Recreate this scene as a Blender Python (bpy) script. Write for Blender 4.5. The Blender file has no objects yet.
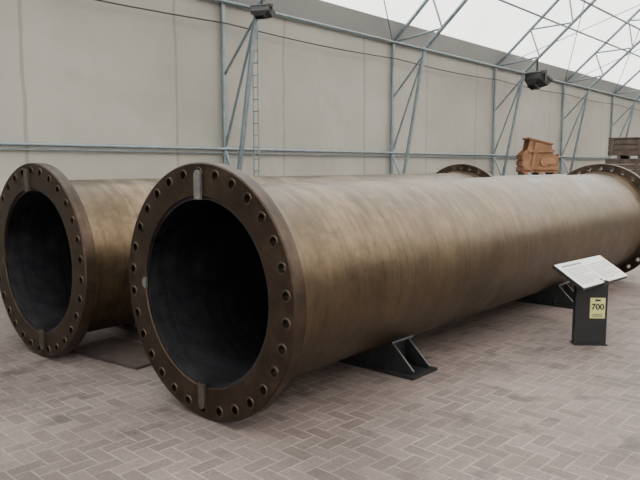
import bpy, bmesh, math, random
from mathutils import Vector, Matrix
random.seed(4)
S=bpy.context.scene
COL=S.collection

# ------------------------------------------------------------ node helpers
def new_mat(name):
    m=bpy.data.materials.new(name); m.use_nodes=True
    nt=m.node_tree; b=nt.nodes['Principled BSDF']
    return m,nt,b
def N(nt,t,**k):
    n=nt.nodes.new(t)
    for a,v in k.items(): setattr(n,a,v)
    return n
def simple(name,col,rough=.6,metal=0.0,var=.15,scale=6,bump=0.0,bscale=60):
    m,nt,b=new_mat(name)
    tc=N(nt,'ShaderNodeTexCoord'); no=N(nt,'ShaderNodeTexNoise')
    no.inputs['Scale'].default_value=scale; no.inputs['Detail'].default_value=6
    nt.links.new(tc.outputs['Object'],no.inputs['Vector'])
    r=N(nt,'ShaderNodeValToRGB')
    r.color_ramp.elements[0].position=.3; r.color_ramp.elements[1].position=.7
    r.color_ramp.elements[0].color=[c*(1-var) for c in col]+[1]
    r.color_ramp.elements[1].color=[min(1,c*(1+var)) for c in col]+[1]
    nt.links.new(no.outputs['Fac'],r.inputs['Fac'])
    nt.links.new(r.outputs['Color'],b.inputs['Base Color'])
    b.inputs['Roughness'].default_value=rough; b.inputs['Metallic'].default_value=metal
    if bump:
        n2=N(nt,'ShaderNodeTexNoise'); n2.inputs['Scale'].default_value=bscale
        nt.links.new(tc.outputs['Object'],n2.inputs['Vector'])
        bp=N(nt,'ShaderNodeBump'); bp.inputs['Strength'].default_value=bump; bp.inputs['Distance'].default_value=.01
        nt.links.new(n2.outputs['Fac'],bp.inputs['Height']); nt.links.new(bp.outputs['Normal'],b.inputs['Normal'])
    return m

def steel_mat(name,dark,mid,light,rough=.45,metal=.55,dust=0.0,stretch=(1.2,9,1.2),wa=.3,lo=.36,hi=.66,bump=.1,stain=0.0):
    m,nt,b=new_mat(name); L=nt.links.new
    tc=N(nt,'ShaderNodeTexCoord'); mp=N(nt,'ShaderNodeMapping')
    mp.inputs['Scale'].default_value=stretch
    L(tc.outputs['Object'],mp.inputs['Vector'])
    a=N(nt,'ShaderNodeTexNoise'); a.inputs['Scale'].default_value=1.0; a.inputs['Detail'].default_value=9; a.inputs['Roughness'].default_value=.62
    L(mp.outputs[0],a.inputs['Vector'])
    c=N(nt,'ShaderNodeTexNoise'); c.inputs['Scale'].default_value=1.7; c.inputs['Detail'].default_value=10; c.inputs['Roughness'].default_value=.68; c.inputs['Distortion'].default_value=.3
    L(tc.outputs['Object'],c.inputs['Vector'])
    mxa=N(nt,'ShaderNodeMix',data_type='FLOAT'); mxa.inputs['Factor'].default_value=wa
    L(c.outputs['Fac'],mxa.inputs['A']); L(a.outputs['Fac'],mxa.inputs['B'])
    hf=mxa.outputs['Result']
    r=N(nt,'ShaderNodeValToRGB'); e=r.color_ramp.elements
    e[0].position=lo; e[0].color=(*dark,1); e[1].position=hi; e[1].color=(*light,1)
    x=e.new(.5); x.color=(*mid,1)
    L(hf,r.inputs['Fac'])
    out=r.outputs['Color']
    if dust:
        g=N(nt,'ShaderNodeNewGeometry'); sp=N(nt,'ShaderNodeSeparateXYZ'); L(g.outputs['Normal'],sp.inputs[0])
        mr=N(nt,'ShaderNodeMapRange'); mr.inputs['From Min'].default_value=.3; mr.inputs['From Max'].default_value=1.0
        mr.inputs['To Min'].default_value=0; mr.inputs['To Max'].default_value=dust
        L(sp.outputs['Z'],mr.inputs['Value'])
        mul=N(nt,'ShaderNodeMath',operation='MULTIPLY'); L(mr.outputs[0],mul.inputs[0])
        r2=N(nt,'ShaderNodeMapRange'); r2.inputs['From Min'].default_value=.49; r2.inputs['From Max'].default_value=.56; L(hf,r2.inputs['Value'])
        L(r2.outputs[0],mul.inputs[1])
        mx=N(nt,'ShaderNodeMix',data_type='RGBA'); L(mul.outputs[0],mx.inputs['Factor']); L(out,mx.inputs['A']); mx.inputs['B'].default_value=(.28,.21,.145,1)
        out=mx.outputs['Result']
    if stain:
        mp2=N(nt,'ShaderNodeMapping'); mp2.inputs['Scale'].default_value=(1.6,26,1.6); L(tc.outputs['Object'],mp2.inputs['Vector'])
        s1=N(nt,'ShaderNodeTexNoise'); s1.inputs['Scale'].default_value=1; s1.inputs['Detail'].default_value=4; L(mp2.outputs[0],s1.inputs['Vector'])
        q1=N(nt,'ShaderNodeMapRange'); q1.inputs['From Min'].default_value=.48; q1.inputs['From Max'].default_value=.70; q1.inputs['To Min'].default_value=1; q1.inputs['To Max'].default_value=1-stain; L(s1.outputs['Fac'],q1.inputs['Value'])
        s2=N(nt,'ShaderNodeTexNoise'); s2.inputs['Scale'].default_value=8; s2.inputs['Detail'].default_value=8; s2.inputs['Roughness'].default_value=.75; L(tc.outputs['Object'],s2.inputs['Vector'])
        q2=N(nt,'ShaderNodeMapRange'); q2.inputs['From Min'].default_value=.38; q2.inputs['From Max'].default_value=.62; q2.inputs['To Min'].default_value=1-stain*.9; q2.inputs['To Max'].default_value=1+stain*.6; L(s2.outputs['Fac'],q2.inputs['Value'])
        mm=N(nt,'ShaderNodeMath',operation='MULTIPLY'); L(q1.outputs[0],mm.inputs[0]); L(q2.outputs[0],mm.inputs[1])
        sc=N(nt,'ShaderNodeVectorMath',operation='SCALE'); L(out,sc.inputs[0]); L(mm.outputs[0],sc.inputs['Scale']); out=sc.outputs[0]
    L(out,b.inputs['Base Color'])
    rr=N(nt,'ShaderNodeMapRange'); rr.inputs['From Min'].default_value=.35; rr.inputs['From Max'].default_value=.65
    rr.inputs['To Min'].default_value=rough-.07; rr.inputs['To Max'].default_value=rough+.12
    L(c.outputs['Fac'],rr.inputs['Value']); L(rr.outputs[0],b.inputs['Roughness'])
    b.inputs['Metallic'].default_value=metal
    bp=N(nt,'ShaderNodeBump'); bp.inputs['Strength'].default_value=bump; bp.inputs['Distance'].default_value=.01
    n3=N(nt,'ShaderNodeTexNoise'); n3.inputs['Scale'].default_value=30; n3.inputs['Detail'].default_value=4; L(tc.outputs['Object'],n3.inputs['Vector'])
    L(n3.outputs['Fac'],bp.inputs['Height']); L(bp.outputs['Normal'],b.inputs['Normal'])
    return m

M_pipe=steel_mat('weathered_steel',(.064,.044,.025),(.090,.063,.036),(.120,.086,.050),rough=.38,metal=.8,dust=.45,stretch=(1.0,7,1.0),wa=.38,stain=.24)
M_flange=steel_mat('flange_steel',(.020,.0125,.0085),(.038,.024,.0155),(.078,.050,.032),rough=.40,metal=.7,stretch=(5,5,5),stain=.35)
M_bore=steel_mat('bore_steel',(.027,.026,.031),(.046,.045,.053),(.085,.082,.092),rough=.32,metal=.8,stretch=(1,6,1),stain=.25)
M_lug=simple('bare_steel_lug',(.17,.165,.16),.45,.6,.2,20)
M_lugd=simple('dull_steel_lug',(.075,.062,.052),.45,.6,.25,20)
M_black=simple('black_paint',(.010,.010,.011),.45,0,.2,10)
M_galv=simple('galvanised_steel',(.18,.22,.24),.5,.5,.15,8)
M_wood=simple('tan_timber',(.20,.095,.042),.65,0,.35,5)
M_woodg=simple('weathered_timber',(.07,.05,.038),.8,0,.4,4)
M_plate=simple('rusty_plate',(.045,.032,.028),.7,.2,.4,9)
M_white=simple('panel_white',(.46,.46,.44),.35,0,.04,3)
M_ink=simple('grey_ink',(.13,.14,.17),.6)
M_blk=simple('black_ink',(.010,.010,.010),.6)
M_yel=simple('yellow_label',(.50,.49,.20),.5,0,.05)
M_grey=simple('grey_paint',(.22,.24,.25),.5,.2,.1)
M_cable=simple('cable_rubber',(.015,.015,.015),.6)
m,nt,b=new_mat('lamp_glass'); b.inputs['Base Color'].default_value=(.35,.37,.38,1); b.inputs['Roughness'].default_value=.12; M_glass=m
no=N(nt,'ShaderNodeTexNoise'); no.inputs['Scale'].default_value=12
mr=N(nt,'ShaderNodeMapRange'); mr.inputs['To Min'].default_value=.08; mr.inputs['To Max'].default_value=.2
nt.links.new(no.outputs['Fac'],mr.inputs['Value']); nt.links.new(mr.outputs[0],b.inputs['Roughness'])

# ---- wall fabric
def wall_mat():
    m,nt,b=new_mat('tent_wall_fabric'); L=nt.links.new
    tc=N(nt,'ShaderNodeTexCoord'); sp=N(nt,'ShaderNodeSeparateXYZ'); L(tc.outputs['Object'],sp.inputs[0])
    n1=N(nt,'ShaderNodeTexNoise'); n1.inputs['Scale'].default_value=.35; n1.inputs['Detail'].default_value=6; n1.inputs['Roughness'].default_value=.55; L(tc.outputs['Object'],n1.inputs['Vector'])
    r=N(nt,'ShaderNodeValToRGB'); e=r.color_ramp.elements
    e[0].position=.3; e[0].color=(.215,.208,.186,1); e[1].position=.7; e[1].color=(.295,.286,.258,1)
    L(n1.outputs['Fac'],r.inputs['Fac'])
    a=N(nt,'ShaderNodeMath',operation='MULTIPLY'); a.inputs[1].default_value=1/2.515; 
    # slightly wavering seam line
    nw=N(nt,'ShaderNodeTexNoise'); nw.inputs['Scale'].default_value=.9; L(tc.outputs['Object'],nw.inputs['Vector'])
    wv=N(nt,'ShaderNodeMath',operation='MULTIPLY_ADD'); wv.inputs[1].default_value=.18; wv.inputs[2].default_value=.8; L(nw.outputs['Fac'],wv.inputs[0])
    ao=N(nt,'ShaderNodeMath',operation='ADD'); L(sp.outputs['Y'],ao.inputs[0]); L(wv.outputs[0],ao.inputs[1]); L(ao.outputs[0],a.inputs[0])
    f=N(nt,'ShaderNodeMath',operation='FRACT'); L(a.outputs[0],f.inputs[0])
    lt=N(nt,'ShaderNodeMath',operation='LESS_THAN'); lt.inputs[1].default_value=.022; L(f.outputs[0],lt.inputs[0])
    mx=N(nt,'ShaderNodeMix',data_type='RGBA'); mx.inputs['B'].default_value=(.15,.15,.135,1)
    sc=N(nt,'ShaderNodeMath',operation='MULTIPLY'); sc.inputs[1].default_value=.6; L(lt.outputs[0],sc.inputs[0])
    L(sc.outputs[0],mx.inputs['Factor']); L(r.outputs['Color'],mx.inputs['A']); L(mx.outputs['Result'],b.inputs['Base Color'])
    b.inputs['Roughness'].default_value=.7
    n2=N(nt,'ShaderNodeTexNoise'); n2.inputs['Scale'].default_value=.9; n2.inputs['Detail'].default_value=2.5; n2.inputs['Distortion'].default_value=.6
    L(tc.outputs['Object'],n2.inputs['Vector'])
    bp=N(nt,'ShaderNodeBump'); bp.inputs['Strength'].default_value=.5; bp.inputs['Distance'].default_value=.13
    L(n2.outputs['Fac'],bp.inputs['Height']); L(bp.outputs['Normal'],b.inputs['Normal'])
    return m
M_wall=wall_mat()
# ---- translucent roof fabric
def roof_mat(name,tr,col):
    m,nt,b=new_mat(name); L=nt.links.new
    tc=N(nt,'ShaderNodeTexCoord'); n1=N(nt,'ShaderNodeTexNoise'); n1.inputs['Scale'].default_value=.8; n1.inputs['Detail'].default_value=5
    L(tc.outputs['Object'],n1.inputs['Vector'])
    r=N(nt,'ShaderNodeValToRGB'); r.color_ramp.elements[0].position=.3; r.color_ramp.elements[1].position=.7
    r.color_ramp.elements[0].color=[c*.92 for c in col]+[1]; r.color_ramp.elements[1].color=list(col)+[1]
    L(n1.outputs['Fac'],r.inputs['Fac'])
    d=N(nt,'ShaderNodeBsdfDiffuse'); t=N(nt,'ShaderNodeBsdfTranslucent'); mx=N(nt,'ShaderNodeMixShader'); mx.inputs[0].default_value=tr
    L(r.outputs['Color'],d.inputs['Color']); L(r.outputs['Color'],t.inputs['Color'])
    L(d.outputs[0],mx.inputs[1]); L(t.outputs[0],mx.inputs[2])
    L(mx.outputs[0],nt.nodes['Material Output'].inputs['Surface'])
    return m
M_roof=roof_mat('roof_fabric_translucent',.8,(.97,.925,.81))
M_roofg=roof_mat('roof_fabric_opaque',.06,(.30,.30,.28))

# ---- herringbone paving
def paving():
    m,nt,b=new_mat('herringbone_block_paving'); L=nt.links.new
    def mth(op,a,bb=None,c=None):
        n=N(nt,'ShaderNodeMath',operation=op)
        for i,v in enumerate((a,bb,c)):
            if v is None: continue
            if isinstance(v,(int,float)): n.inputs[i].default_value=v
            else: L(v,n.inputs[i])
        return n.outputs[0]
    tc=N(nt,'ShaderNodeTexCoord'); mp=N(nt,'ShaderNodeMapping')
    mp.inputs['Scale'].default_value=(10,10,10); mp.inputs['Rotation'].default_value=(0,0,math.radians(2))
    L(tc.outputs['Object'],mp.inputs['Vector'])
    sp=N(nt,'ShaderNodeSeparateXYZ'); L(mp.outputs[0],sp.inputs[0])
    X,Y=sp.outputs['X'],sp.outputs['Y']
    i=mth('FLOOR',X); j=mth('FLOOR',Y); fx=mth('SUBTRACT',X,i); fy=mth('SUBTRACT',Y,j)
    k=mth('FLOORED_MODULO',mth('SUBTRACT',i,j),4.0)
    eq=[mth('COMPARE',k,float(q),.1) for q in range(4)]
    dl=mth('ADD',fx,eq[1]); dr=mth('ADD',mth('SUBTRACT',1.0,fx),eq[0])
    db=mth('ADD',fy,eq[2]); dt=mth('ADD',mth('SUBTRACT',1.0,fy),eq[3])
    d=mth('MINIMUM',mth('MINIMUM',dl,dr),mth('MINIMUM',db,dt))
    bi=mth('SUBTRACT',i,eq[1]); bj=mth('SUBTRACT',j,eq[2])
    cb=N(nt,'ShaderNodeCombineXYZ'); L(bi,cb.inputs[0]); L(bj,cb.inputs[1])
    wn=N(nt,'ShaderNodeTexWhiteNoise',noise_dimensions='3D'); L(cb.outputs[0],wn.inputs['Vector'])
    r=N(nt,'ShaderNodeValToRGB'); e=r.color_ramp.elements
    e[0].color=(.118,.092,.086,1); e[1].color=(.165,.130,.121,1); L(wn.outputs['Value'],r.inputs['Fac'])
    n1=N(nt,'ShaderNodeTexNoise'); n1.inputs['Scale'].default_value=.8; n1.inputs['Detail'].default_value=9; n1.inputs['Roughness'].default_value=.7; L(tc.outputs['Object'],n1.inputs['Vector'])
    r1=N(nt,'ShaderNodeMapRange'); r1.inputs['From Min'].default_value=.3; r1.inputs['From Max'].default_value=.7; r1.inputs['To Min'].default_value=.56; r1.inputs['To Max'].default_value=1.25; L(n1.outputs['Fac'],r1.inputs['Value'])
    n2=N(nt,'ShaderNodeTexNoise'); n2.inputs['Scale'].default_value=45; n2.inputs['Detail'].default_value=4; L(tc.outputs['Object'],n2.inputs['Vector'])
    r2=N(nt,'ShaderNodeMapRange'); r2.inputs['To Min'].default_value=.6; r2.inputs['To Max'].default_value=1.4; L(n2.outputs['Fac'],r2.inputs['Value'])
    jm=N(nt,'ShaderNodeMapRange'); jm.inputs['From Min'].default_value=.03; jm.inputs['From Max'].default_value=.075; jm.inputs['To Min'].default_value=1; jm.inputs['To Max'].default_value=0; L(d,jm.inputs['Value'])
    n5=N(nt,'ShaderNodeTexNoise'); n5.inputs['Scale'].default_value=2.0; n5.inputs['Detail'].default_value=5; L(tc.outputs['Object'],n5.inputs['Vector'])
    r5=N(nt,'ShaderNodeMapRange'); r5.inputs['From Min'].default_value=.35; r5.inputs['From Max'].default_value=.65; r5.inputs['To Min'].default_value=.4; r5.inputs['To Max'].default_value=1; L(n5.outputs['Fac'],r5.inputs['Value'])
    jf=mth('MULTIPLY',jm.outputs[0],r5.outputs[0])
    mx=N(nt,'ShaderNodeMix',data_type='RGBA'); L(jf,mx.inputs['Factor']); L(r.outputs['Color'],mx.inputs['A']); mx.inputs['B'].default_value=(.240,.205,.192,1)
    mm=mth('MULTIPLY',r1.outputs[0],r2.outputs[0])
    vm=N(nt,'ShaderNodeVectorMath',operation='SCALE'); L(mx.outputs['Result'],vm.inputs[0]); L(mm,vm.inputs['Scale'])
    n4=N(nt,'ShaderNodeTexNoise'); n4.inputs['Scale'].default_value=3.3; n4.inputs['Detail'].default_value=7; L(tc.outputs['Object'],n4.inputs['Vector'])
    r4=N(nt,'ShaderNodeMapRange'); r4.inputs['From Min'].default_value=.58; r4.inputs['From Max'].default_value=.70; r4.inputs['To Min'].default_value=1; r4.inputs['To Max'].default_value=.55; L(n4.outputs['Fac'],r4.inputs['Value'])
    v2=N(nt,'ShaderNodeVectorMath',operation='SCALE'); L(vm.outputs[0],v2.inputs[0]); L(r4.outputs[0],v2.inputs['Scale'])
    L(v2.outputs[0],b.inputs['Base Color'])
    b.inputs['Roughness'].default_value=.65; b.inputs['Specular IOR Level'].default_value=.35
    bp=N(nt,'ShaderNodeBump'); bp.inputs['Strength'].default_value=.4; bp.inputs['Distance'].default_value=.003; bp.invert=True
    L(jm.outputs[0],bp.inputs['Height']); L(bp.outputs['Normal'],b.inputs['Normal'])
    return m
M_floor=paving()
M_ground=simple('outdoor_tarmac',(.12,.12,.12),.9,0,.2,1)

# ------------------------------------------------------------ mesh helpers
def finish(bm,name,mats,smooth=None,parent=None,loc=None):
    bmesh.ops.recalc_face_normals(bm,faces=bm.faces)
    me=bpy.data.meshes.new(name); bm.to_mesh(me); bm.free()
    for mm in (mats if isinstance(mats,(list,tuple)) else [mats]): me.materials.append(mm)
    if smooth is not None:
        me.polygons.foreach_set('use_smooth',[True]*len(me.polygons))
        me.set_sharp_from_angle(angle=math.radians(smooth))
    o=bpy.data.objects.new(name,me); COL.objects.link(o)
    if parent: o.parent=parent
    if loc: o.location=loc
    return o
def empty(name,loc=(0,0,0),rotz=0):
    o=bpy.data.objects.new(name,None); COL.objects.link(o); o.location=loc; o.rotation_euler=(0,0,rotz); o.empty_display_size=.2
    return o
def tube(bm,p,q,r,seg=10,mi=0,cap=True):
    p=Vector(p); q=Vector(q); d=(q-p).normalized()
    a=d.orthogonal().normalized(); c=d.cross(a)
    r1=[];r2=[]
    for i in range(seg):
        t=2*math.pi*i/seg; o=(a*math.cos(t)+c*math.sin(t))*r
        r1.append(bm.verts.new(p+o)); r2.append(bm.verts.new(q+o))
    for i in range(seg):
        f=bm.faces.new((r1[i],r1[(i+1)%seg],r2[(i+1)%seg],r2[i])); f.material_index=mi
    if cap:
        bm.faces.new(r1[::-1]).material_index=mi; bm.faces.new(r2).material_index=mi
def box(bm,c,s,mi=0,rot=None,bev=0):
    m=Matrix.Translation(Vector(c))
    if rot is not None: m=m@rot
    m=m@Matrix.Diagonal((*s,1))
    g=bmesh.ops.create_cube(bm,size=1,matrix=m)
    fs=set(f for v in g['verts'] for f in v.link_faces)
    for f in fs: f.material_index=mi
    if bev:
        es=list(set(e for v in g['verts'] for e in v.link_edges))
        bmesh.ops.bevel(bm,geom=es,offset=bev,segments=2,affect='EDGES')
def prism(bm,pts,axis,a0,a1,mi=0):
    def P(u,v,w): return (u,w,v) if axis=='y' else (w,u,v)
    A=[bm.verts.new(P(u,v,a0)) for u,v in pts]; B=[bm.verts.new(P(u,v,a1)) for u,v in pts]
    n=len(pts)
    fs=[bm.faces.new(A[::-1]),bm.faces.new(B)]
    for i in range(n): fs.append(bm.faces.new((A[i],A[(i+1)%n],B[(i+1)%n],B[i])))
    for f in fs: f.material_index=mi
def lathe(bm,prof,seg=96,closed=True,mis=None):
    rings=[]
    for r,y in prof:
        rings.append([bm.verts.new((r*math.cos(2*math.pi*i/seg),y,r*math.sin(2*math.pi*i/seg))) for i in range(seg)])
    n=len(prof); rng=n if closed else n-1
    for k in range(rng):
        A=rings[k];B=rings[(k+1)%n]
        for i in range(seg):
            f=bm.faces.new((A[i],A[(i+1)%seg],B[(i+1)%seg],B[i])); f.material_index=mis[k] if mis else 0

# ------------------------------------------------------------ hall shell
WX=-9.0; EAVE=4.42; Y0=-6.0; Y1=38.0
KX=-5.0; KZ=EAVE+math.tan(math.radians(42))*(KX-WX); RZ=KZ+math.tan(math.radians(25))*5
bm=bmesh.new()
box(bm,(0,16,-.05),(18.6,45,.1)); finish(bm,'floor',M_floor)
bm=bmesh.new(); box(bm,(0,16,-.2),(160,160,.18)); finish(bm,'ground',M_ground)
bm=bmesh.new()
box(bm,(WX-.06,16,EAVE/2),(.02,44,EAVE)); finish(bm,'wall_left',M_wall)
bm=bmesh.new()
box(bm,(-WX+.06,16,EAVE/2),(.02,44,EAVE)); finish(bm,'unseen_wall_right',M_wall)  # unseen side, added to shut out side light so the roof dominates
bm=bmesh.new()
v=[(WX,EAVE),(KX,KZ),(0,RZ),(-KX,KZ),(-WX,EAVE),(-WX,0),(WX,0)]
prism(bm,v,'y',Y1,Y1+.03); finish(bm,'wall_back',M_wall)
bm=bmesh.new()
DW=4.0; DH=4.3
prism(bm,[(WX,0),(-DW,0),(-DW,DH),(DW,DH),(DW,0),(-WX,0),(-WX,EAVE),(-KX,KZ),(0,RZ),(KX,KZ),(WX,EAVE)],'y',Y0-.03,Y0)
finish(bm,'unseen_wall_front',M_wall)  # unseen gable, added to cut light from behind the camera, doorway left open
bm=bmesh.new()
gx=WX+.35; gz=EAVE+math.tan(math.radians(42))*.35
def sheet(pts,mi):
    for (x0,z0),(x1,z1) in zip(pts[:-1],pts[1:]):
        for k in range(44):
            y0=Y0+k; 
            f=bm.faces.new([bm.verts.new(c) for c in ((x0,y0,z0),(x1,y0,z1),(x1,y0+1,z1),(x0,y0+1,z0))]); f.material_index=mi
o_=.07
sheet([(WX-.07,EAVE+.0),(gx-.05,gz+o_)],1); sheet([(gx-.05,gz+o_),(KX-.03,KZ+o_),(0,RZ+o_),(-KX+.03,KZ+o_),(-gx+.05,gz+o_)],0); sheet([(-gx+.05,gz+o_),(-WX+.07,EAVE)],1)
bmesh.ops.remove_doubles(bm,verts=bm.verts,dist=.001)
finish(bm,'ceiling',[M_roof,M_roofg])

# ------------------------------------------------------------ frames
outer=[(WX+.02,0),(WX+.02,EAVE),(KX,KZ),(0,RZ)]
inner=[(WX+.10,0),(WX+.86,4.18),(KX+.35,KZ-.72),(0,RZ-.75)]
def lerp(a,b,t): return (a[0]+(b[0]-a[0])*t,a[1]+(b[1]-a[1])*t)
ys=[7.64+5.03*n for n in range(-2,6)]
for n,y in enumerate(ys):
    bm=bmesh.new()
    for s in (1,-1):
        P=lambda p:(s*p[0],y,p[1])
        for ch in (outer,inner):
            for a,b_ in zip(ch[:-1],ch[1:]):
                tube(bm,P(a),P(b_),.042,10)
        O=outer;I=inner
        web=[(lerp(O[0],O[1],.435),lerp(I[0],I[1],.97)),
             (O[1],I[1]),(lerp(O[0],O[1],.435),lerp(I[0],I[1],.3)),
             (lerp(O[0],O[1],.72),lerp(I[0],I[1],.97))]
        for seg in (1,2):
            m_=4
            for q in range(m_):
                web.append((lerp(O[seg],O[seg+1],(q+.0)/m_),lerp(I[seg],I[seg+1],(q+.5)/m_)))
                web.append((lerp(O[seg],O[seg+1],(q+1.)/m_),lerp(I[seg],I[seg+1],(q+.5)/m_)))
        for a,b_ in web: tube(bm,P(a),P(b_),.024,8)
        box(bm,(s*(WX+.1),y,.012),(.32,.24,.024))
        for p in (O[1],I[1]):
            bmesh.ops.create_icosphere(bm,subdivisions=2,radius=.065,matrix=Matrix.Translation(P(p)))
    finish(bm,'tent_frame',M_galv,smooth=40)
bm=bmesh.new()
for s in (1,-1):
    lines=[(WX+.02,EAVE),(WX+.86,4.18)]
    for t in (.33,.66,1): lines.append(lerp(outer[1],outer[2],t))
    for t in (.33,.66,1): lines.append(lerp(outer[2],outer[3],t))
    lines.append(lerp(inner[1],inner[2],.5))
    for k,(x,z) in enumerate(lines):
        tube(bm,(s*x,ys[0],z),(s*x,ys[-1],z),.028 if k!=1 else .022,8)
finish(bm,'roof_purlins',M_galv,smooth=40)
bm=bmesh.new()
tube(bm,(WX+.05,ys[0],1.93),(WX+.05,ys[-1],1.93),.03,10)
tube(bm,(WX+.02,ys[0],1.86),(WX+.02,ys[-1],1.86),.012,8)
finish(bm,'wall_rail',M_galv,smooth=40)
bm=bmesh.new()
for n in range(len(ys)-1):
    for a,b_ in ((0,.66),(.66,0)):
        p=lerp(outer[1],outer[2],a);q=lerp(outer[1],outer[2],b_)
        if n in (2,4,5): tube(bm,(p[0],ys[n],p[1]-.04),(q[0],ys[n+1],q[1]-.04),.014,6)
finish(bm,'roof_bracing',M_galv,smooth=40)
bm=bmesh.new()
for n in range(len(ys)-1):
    K=8; pts=[]
    for q in range(K+1):
        t=q/K; pts.append((WX+.12,ys[n]+(ys[n+1]-ys[n])*t,4.05-.05*math.sin(math.pi*t)))
    for a,b_ in zip(pts[:-1],pts[1:]): tube(bm,a,b_,.013,6)
finish(bm,'electric_cable',M_cable,smooth=60)
bm=bmesh.new()
yy=ys[2]-.12
for dx in (0,.12): tube(bm,(WX+.62+dx,yy+.25,0),(WX+.62+dx,yy+.25,3.95),.012,8)
for k in range(20): tube(bm,(WX+.62,yy+.25,.15+k*.2),(WX+.74,yy+.25,.15+k*.2),.008,6)
finish(bm,'cable_ladder',M_galv,smooth=40)

# ------------------------------------------------------------ floodlights
def floodlight(loc,rz,sc=1.0,tilt=-35,stem=.30):
    e=empty('floodlight',loc,rz); e.scale=(sc,sc,sc)
    bm=bmesh.new()
    T=Matrix.Rotation(math.radians(tilt),4,'X')
    f=[(-.24,-.08,-.15),(.24,-.08,-.15),(.24,-.08,.15),(-.24,-.08,.15)]
    mm=[(-.22,.04,-.13),(.22,.04,-.13),(.22,.04,.13),(-.22,.04,.13)]
    k=[(-.13,.12,-.07),(.13,.12,-.07),(.13,.12,.07),(-.13,.12,.07)]
    rings=[[bm.verts.new(T@Vector(c)) for c in q] for q in (f,mm,k)]
    bm.faces.new(rings[0]);bm.faces.new(rings[2][::-1])
    for A,B in zip(rings[:-1],rings[1:]):
        for i in range(4): bm.faces.new((A[i],A[(i+1)%4],B[(i+1)%4],B[i]))
    for i in range(6): box(bm,T@Vector((-.12+i*.048,.12,0)),(.008,.06,.15),rot=T)
    for c,s in (((0,-.09,.155),(.5,.04,.02)),((0,-.09,-.155),(.5,.04,.02)),((.245,-.09,0),(.02,.04,.32)),((-.245,-.09,0),(.02,.04,.32))):
        box(bm,T@Vector(c),s,rot=T)
    finish(bm,'housing',M_black,parent=e)
    bm=bmesh.new(); box(bm,T@Vector((0,-.094,0)),(.47,.01,.29),rot=T); finish(bm,'glass',M_glass,parent=e)
    bm=bmesh.new()
    box(bm,(.27,0,.07),(.012,.04,.20)); box(bm,(-.27,0,.07),(.012,.04,.20)); box(bm,(0,0,.17),(.55,.04,.012))
    tube(bm,(0,0,.17),(0,0,stem),.02)
    finish(bm,'bracket',M_black,parent=e)
    return e
floodlight((-7.74,ys[4]-.03,3.92),math.radians(150),1.4,-58,.42)
floodlight((-7.98,ys[2]-.03,4.09),math.radians(200),.7,-62,.30)  # small floodlight shape standing in for an unidentified dark fitting

# ------------------------------------------------------------ pipes
R=.832; RB=.615; BR=.685; BC=.765
def make_flange(name,y0,y1,parent):
    bm=bmesh.new()
    b=.008
    lathe(bm,[(RB,y0+b),(RB+b,y0),(R-b,y0),(R,y0+b),(R,y1-b),(R-b,y1),(RB+b,y1),(RB,y1-b)],seg=120)
    o=finish(bm,name,[M_flange],parent=None)
    bm=bmesh.new()
    for i in range(30):
        a=math.radians(6+12*i)
        cx,cz=BC*math.cos(a),BC*math.sin(a)
        tube(bm,(cx,y0-.05,cz),(cx,y1+.05,cz),.027,20)
    c=finish(bm,'cut',[M_flange])
    md=o.modifiers.new('b','BOOLEAN'); md.operation='DIFFERENCE'; md.object=c; md.solver='EXACT'
    dg=bpy.context.evaluated_depsgraph_get()
    me=bpy.data.meshes.new_from_object(o.evaluated_get(dg))
    o.modifiers.clear(); o.data=me
    me.polygons.foreach_set('use_smooth',[True]*len(me.polygons)); me.set_sharp_from_angle(angle=math.radians(35))
    bpy.data.objects.remove(c)
    o.parent=parent
    bm=bmesh.new()
    for i in range(30):
        a=math.radians(6+12*i); cx,cz=BC*math.cos(a),BC*math.sin(a)
        seg=16
        for (ra,rb,ya,yb) in ((.035,.027,y0-.005,y0-.005),(.035,.039,y0-.005,y0+.002),(.035,.027,y1+.005,y1+.005),(.035,.039,y1+.005,y1-.002)):
            A=[bm.verts.new((cx+ra*math.cos(t*2*math.pi/seg),ya,cz+ra*math.sin(t*2*math.pi/seg))) for t in range(seg)]
            B=[bm.verts.new((cx+rb*math.cos(t*2*math.pi/seg),yb,cz+rb*math.sin(t*2*math.pi/seg))) for t in range(seg)]
            for t in range(seg): bm.faces.new((A[t],A[(t+1)%seg],B[(t+1)%seg],B[t]))
    finish(bm,name+'_bolt_seats',[M_seat],parent=parent)
    return o
M_seat=steel_mat('bolt_seat_steel',(.035,.025,.018),(.06,.043,.031),(.10,.072,.052),rough=.38,metal=.7,stretch=(5,5,5))
def lug(bm,ang,r0,r1,w,y,mi=0):
    c,s=math.cos(ang),math.sin(ang)
    pts=[(r0,-w),(r1-w,-w)]
    for k in range(7):
        t=-math.pi/2+math.pi*k/6; pts.append((r1-w+w*math.cos(t),w*math.sin(t)))
    pts+=[(r0,w)]
    pts=[(u*c-v*s,u*s+v*c) for u,v in pts]
    prism(bm,pts,'y',y-.018,y+.0,mi)
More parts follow.
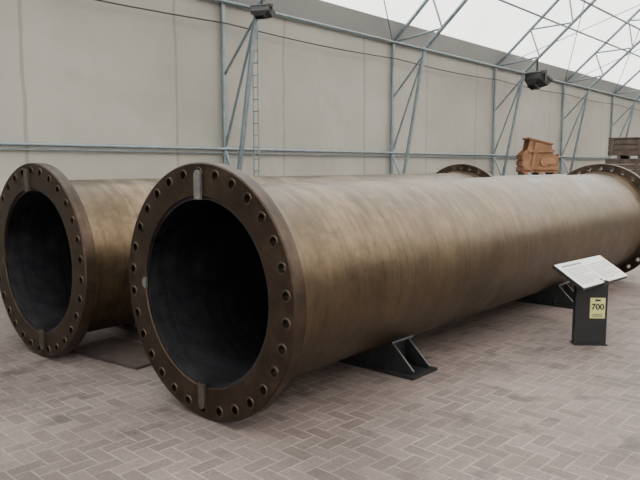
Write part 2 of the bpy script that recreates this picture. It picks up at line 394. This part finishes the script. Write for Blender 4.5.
def pipe(x,ya,yb,zc,rot=0,topmi=0):
    L=yb-ya
    e=empty('flanged_steel_pipe',(x,ya,zc))
    bm=bmesh.new()
    prof=[(.60,.018),(BR,.018),(BR,.085),(.722,.087),(.722,.13),(BR+.004,.28),(BR,.32)]
    n_=14
    for k in range(1,n_): prof.append((BR+random.uniform(-.0012,.0012),.32+(L-.64)*k/n_))
    prof+=[(BR,L-.32),(BR+.004,L-.28),(.722,L-.13),(.722,L-.087),(BR,L-.085),(BR,L-.018),(.60,L-.018)]
    mis=[0]*(len(prof)-1)+[1]; mis[0]=1
    lathe(bm,prof,seg=128,mis=mis)
    finish(bm,'barrel',[M_pipe,M_bore],smooth=35,parent=e)
    make_flange('flange_front',0,.1,e); make_flange('flange_rear',L-.1,L,e)
    bm=bmesh.new()
    lug(bm,math.radians(90+rot),.60,.785,.031,0,topmi)
    lug(bm,math.radians(270+rot),.59,.765,.031,0,1)
    lug(bm,math.radians(180+rot),.595,.635,.04,0,topmi)
    finish(bm,'flange_lugs',[M_lug,M_lugd],parent=e)
    return e
ZC=.836
pipe(-3.325,2.61,9.98,ZC)
pipe(-5.52,2.57,9.85,ZC,rot=6,topmi=1)

# ------------------------------------------------------------ saddles
def saddle(x,y,mat=M_black):
    e=empty('pipe_saddle',(x,y,0))
    rr=BR+.003
    bm=bmesh.new()
    def arc(a0,a1,n=16):
        return [(rr*math.sin(math.radians(a0+(a1-a0)*k/n)), ZC-rr*math.cos(math.radians(a0+(a1-a0)*k/n))) for k in range(n+1)]
    for yo in (-.12,.10):
        pts=arc(-31,31)+[(.56,.05),(.56,.02),(-.56,.02),(-.56,.05)]
        prism(bm,pts,'y',yo,yo+.02)
    finish(bm,'webs',mat,parent=e)
    bm=bmesh.new(); box(bm,(0,0,.011),(1.2,.36,.022),bev=.004); finish(bm,'base_plate',mat,parent=e)
    bm=bmesh.new()
    o=arc(-33,33); i=[(px*(rr+.014)/rr,(pz-ZC)*(rr+.014)/rr+ZC) for px,pz in o][::-1]
    prism(bm,o+i,'y',-.15,.15); finish(bm,'cradle_strip',mat,parent=e)
    bm=bmesh.new()
    for sx in (-.33,-.12,.12,.33):
        zt=ZC-math.sqrt(max(0,rr*rr-sx*sx))-.012
        prism(bm,[(-.17,.02),(.17,.02),(.10,zt),(-.10,zt)],'x',sx-.01,sx+.01)
    finish(bm,'gussets',mat,parent=e)
saddle(-3.325,4.34); saddle(-3.325,7.70)
saddle(-5.52,3.75); saddle(-5.52,7.6)
bm=bmesh.new(); box(bm,(0,0,.012),(.95,.5,.024),rot=Matrix.Rotation(.12,4,'Z'),bev=.004)
finish(bm,'rusty_steel_plate',M_plate,loc=(-5.05,3.1,0))

# ------------------------------------------------------------ lectern
org=Vector((-2.10,6.14,0))
e=empty('information_lectern',org,0)
def local(p): return Vector(p)-org
rz=Matrix.Rotation(math.radians(38),4,'Z')
bm=bmesh.new()
box(bm,(0,0,.30),(.29,.07,.60),rot=rz,bev=.004)
finish(bm,'post',M_black,parent=e)
bm=bmesh.new(); box(bm,(0,0,.006),(.30,.14,.012),rot=rz,bev=.002); finish(bm,'foot',M_black,parent=e)
LL=local((-2.03,5.76,.585)); LR=local((-1.95,6.70,.585)); UL=local((-2.31,5.785,.755))
ux=(LR-LL); uy=(UL-LL); W_=ux.length; H_=uy.length; ux.normalize(); uy=(uy-ux*uy.dot(ux)).normalized(); uz=ux.cross(uy).normalized()
PM=Matrix((( ux.x,uy.x,uz.x,LL.x),(ux.y,uy.y,uz.y,LL.y),(ux.z,uy.z,uz.z,LL.z),(0,0,0,1)))
bm=bmesh.new(); box(bm,(W_/2,H_/2,-.016),(W_+.01,H_+.01,.028),bev=.003); bm.transform(PM); finish(bm,'panel_tray',M_black,parent=e)
bm=bmesh.new(); box(bm,(W_/2,H_/2,.0005),(W_,H_,.005)); bm.transform(PM); finish(bm,'panel_sheet',M_white,parent=e)
bm=bmesh.new()
box(bm,(W_*.28,H_*.87,.004),(W_*.4,.022,.001))
for c0 in (.05,.53):
    for k in range(9):
        w=W_*.42*(1 if k not in (4,8) else .55)
        box(bm,(W_*c0+w/2,H_*(.74-.075*k),.004),(w,.006,.001))
bm.transform(PM); finish(bm,'panel_text_lines',M_ink,parent=e)
bm=bmesh.new()
box(bm,(-.01,0,.585),(.2,.05,.06),rot=rz); finish(bm,'neck',M_black,parent=e)
def onface(u,z,d=0): return rz@Vector((u,-.035-d,z))
bm=bmesh.new(); box(bm,onface(.055,.345,.002),(.135,.004,.19),rot=rz); finish(bm,'number_label',M_yel,parent=e)
cu=bpy.data.curves.new('number','FONT'); cu.body='700'; cu.size=.076; cu.align_x='CENTER'; cu.align_y='CENTER'; cu.extrude=.0008
cu.offset=.0022
t=bpy.data.objects.new('label_number',cu); COL.objects.link(t); t.parent=e
t.matrix_local=Matrix.Translation(onface(.055,.355,.0055))@rz@Matrix.Rotation(math.radians(90),4,'X')
cu.materials.append(M_blk)
bm=bmesh.new()
box(bm,onface(.055,.418,.005),(.05,.002,.018),rot=rz)
box(bm,onface(.055,.285,.005),(.09,.002,.006),rot=rz); box(bm,onface(.055,.270,.005),(.09,.002,.006),rot=rz)
finish(bm,'label_small_marks',M_blk,parent=e)

# ------------------------------------------------------------ timber machine pattern on table
e=empty('timber_machine_pattern',(-7.36,17.0,1.385),math.radians(38))
e.scale=(.92,.92,.92)
bm=bmesh.new()
for sx in (-.40,0,.40): box(bm,(sx,0,.04),(.1,.8,.08))
for y in (-.34,.28):
    prism(bm,[(-.48,.08),(.48,.08),(.48,.52),(.36,.60),(.30,.86),(-.30,1.02),(-.36,.72),(-.48,.62)],'y',y,y+.05)
    prism(bm,[(.1,.30),(.44,.30),(.44,.48),(.1,.48)],'y',y-.03,y)
for z in (.18,.36,.54): box(bm,(.50,0,z-.02),(.03,.7,.13)); box(bm,(-.50,0,z-.02),(.03,.7,.13))
box(bm,(0,-.0,.96),(.72,.78,.04),rot=Matrix.Rotation(math.radians(14),4,'Y'))
box(bm,(-.18,-.38,.5),(.08,.04,.86),rot=Matrix.Rotation(math.radians(8),4,'Y'))
box(bm,(.02,-.38,.68),(.7,.04,.07)); box(bm,(0,-.38,.2),(.94,.04,.09))
tube(bm,(.12,-.42,.38),(.12,.38,.38),.13,20)
finish(bm,'timber_body',M_wood,parent=e)
e=empty('storage_table',(-7.4,17.0,0),math.radians(30))
bm=bmesh.new()
box(bm,(0,0,1.35),(1.5,1.0,.05))
for sx in (-.68,.68):
    for sy in (-.42,.42): box(bm,(sx,sy,.66),(.07,.07,1.33))
for sy in (-.42,.42): box(bm,(0,sy,.5),(1.3,.05,.07)); box(bm,(0,sy,1.27),(1.3,.05,.1))
finish(bm,'table_frame',M_grey,parent=e)
bm=bmesh.new()
for k in range(5): tube(bm,(-6.3,11.8+k*2.0,0),(-6.3,11.8+k*2.0,1.40),.025)
tube(bm,(-6.3,11.8,1.4),(-6.3,19.8,1.4),.028); tube(bm,(-6.3,11.8,.75),(-6.3,19.8,.75),.02)
finish(bm,'handrail',M_galv,smooth=40)
def case(x,y,z,hh,rot):
    e=empty('timber_packing_case',(x,y,z),math.radians(rot))
    bm=bmesh.new()
    w,d=1.8,1.3
    for sx in (-.6,0,.6): box(bm,(sx,0,.05),(.1,d,.1))
    for k in range(3):
        zz=.19+k*.165
        box(bm,(0,-d/2,zz),(w,.03,.15)); box(bm,(0,d/2,zz),(w,.03,.15))
        box(bm,(-w/2,0,zz),(.03,d,.15)); box(bm,(w/2,0,zz),(.03,d,.15))
    for sx in (-.8,0,.8): box(bm,(sx,-d/2-.03,.36*hh/.62),(.1,.03,hh-.12)); 
    box(bm,(0,0,hh-.025),(w+.04,d+.04,.04)); box(bm,(0,0,.12),(w-.05,d-.05,.02))
    finish(bm,'boards',M_woodg,parent=e)
for (z,hh,dx) in ((0,.62,0),(.62,.62,.06),(1.24,.60,-.04),(1.84,.66,.03)):
    case(-6.22+dx,22.3,z,hh,4)
    case(-4.1-dx,22.6,z,hh,-3)

# ------------------------------------------------------------ world, light, camera
w=bpy.data.worlds.new('World'); S.world=w; w.use_nodes=True
nt=w.node_tree; bg=nt.nodes['Background']
sky=nt.nodes.new('ShaderNodeTexSky'); sky.sky_type='NISHITA'; sky.sun_disc=False
sky.sun_elevation=math.radians(40); sky.sun_rotation=math.radians(100); sky.altitude=0; sky.dust_density=3
mx=nt.nodes.new('ShaderNodeMix'); mx.data_type='RGBA'; mx.inputs['Factor'].default_value=.6
mx.inputs['B'].default_value=(6,6.1,6.2,1)
nt.links.new(sky.outputs[0],mx.inputs['A']); nt.links.new(mx.outputs['Result'],bg.inputs['Color'])
bg.inputs['Strength'].default_value=1.08

cam=bpy.data.cameras.new('camera'); cam.lens=660/640*36; cam.sensor_width=36; cam.clip_end=300
c=bpy.data.objects.new('camera',cam); COL.objects.link(c)
c.location=(0,0,1.65); c.rotation_euler=(math.radians(90-6.48),0,math.radians(41.5))
S.camera=c
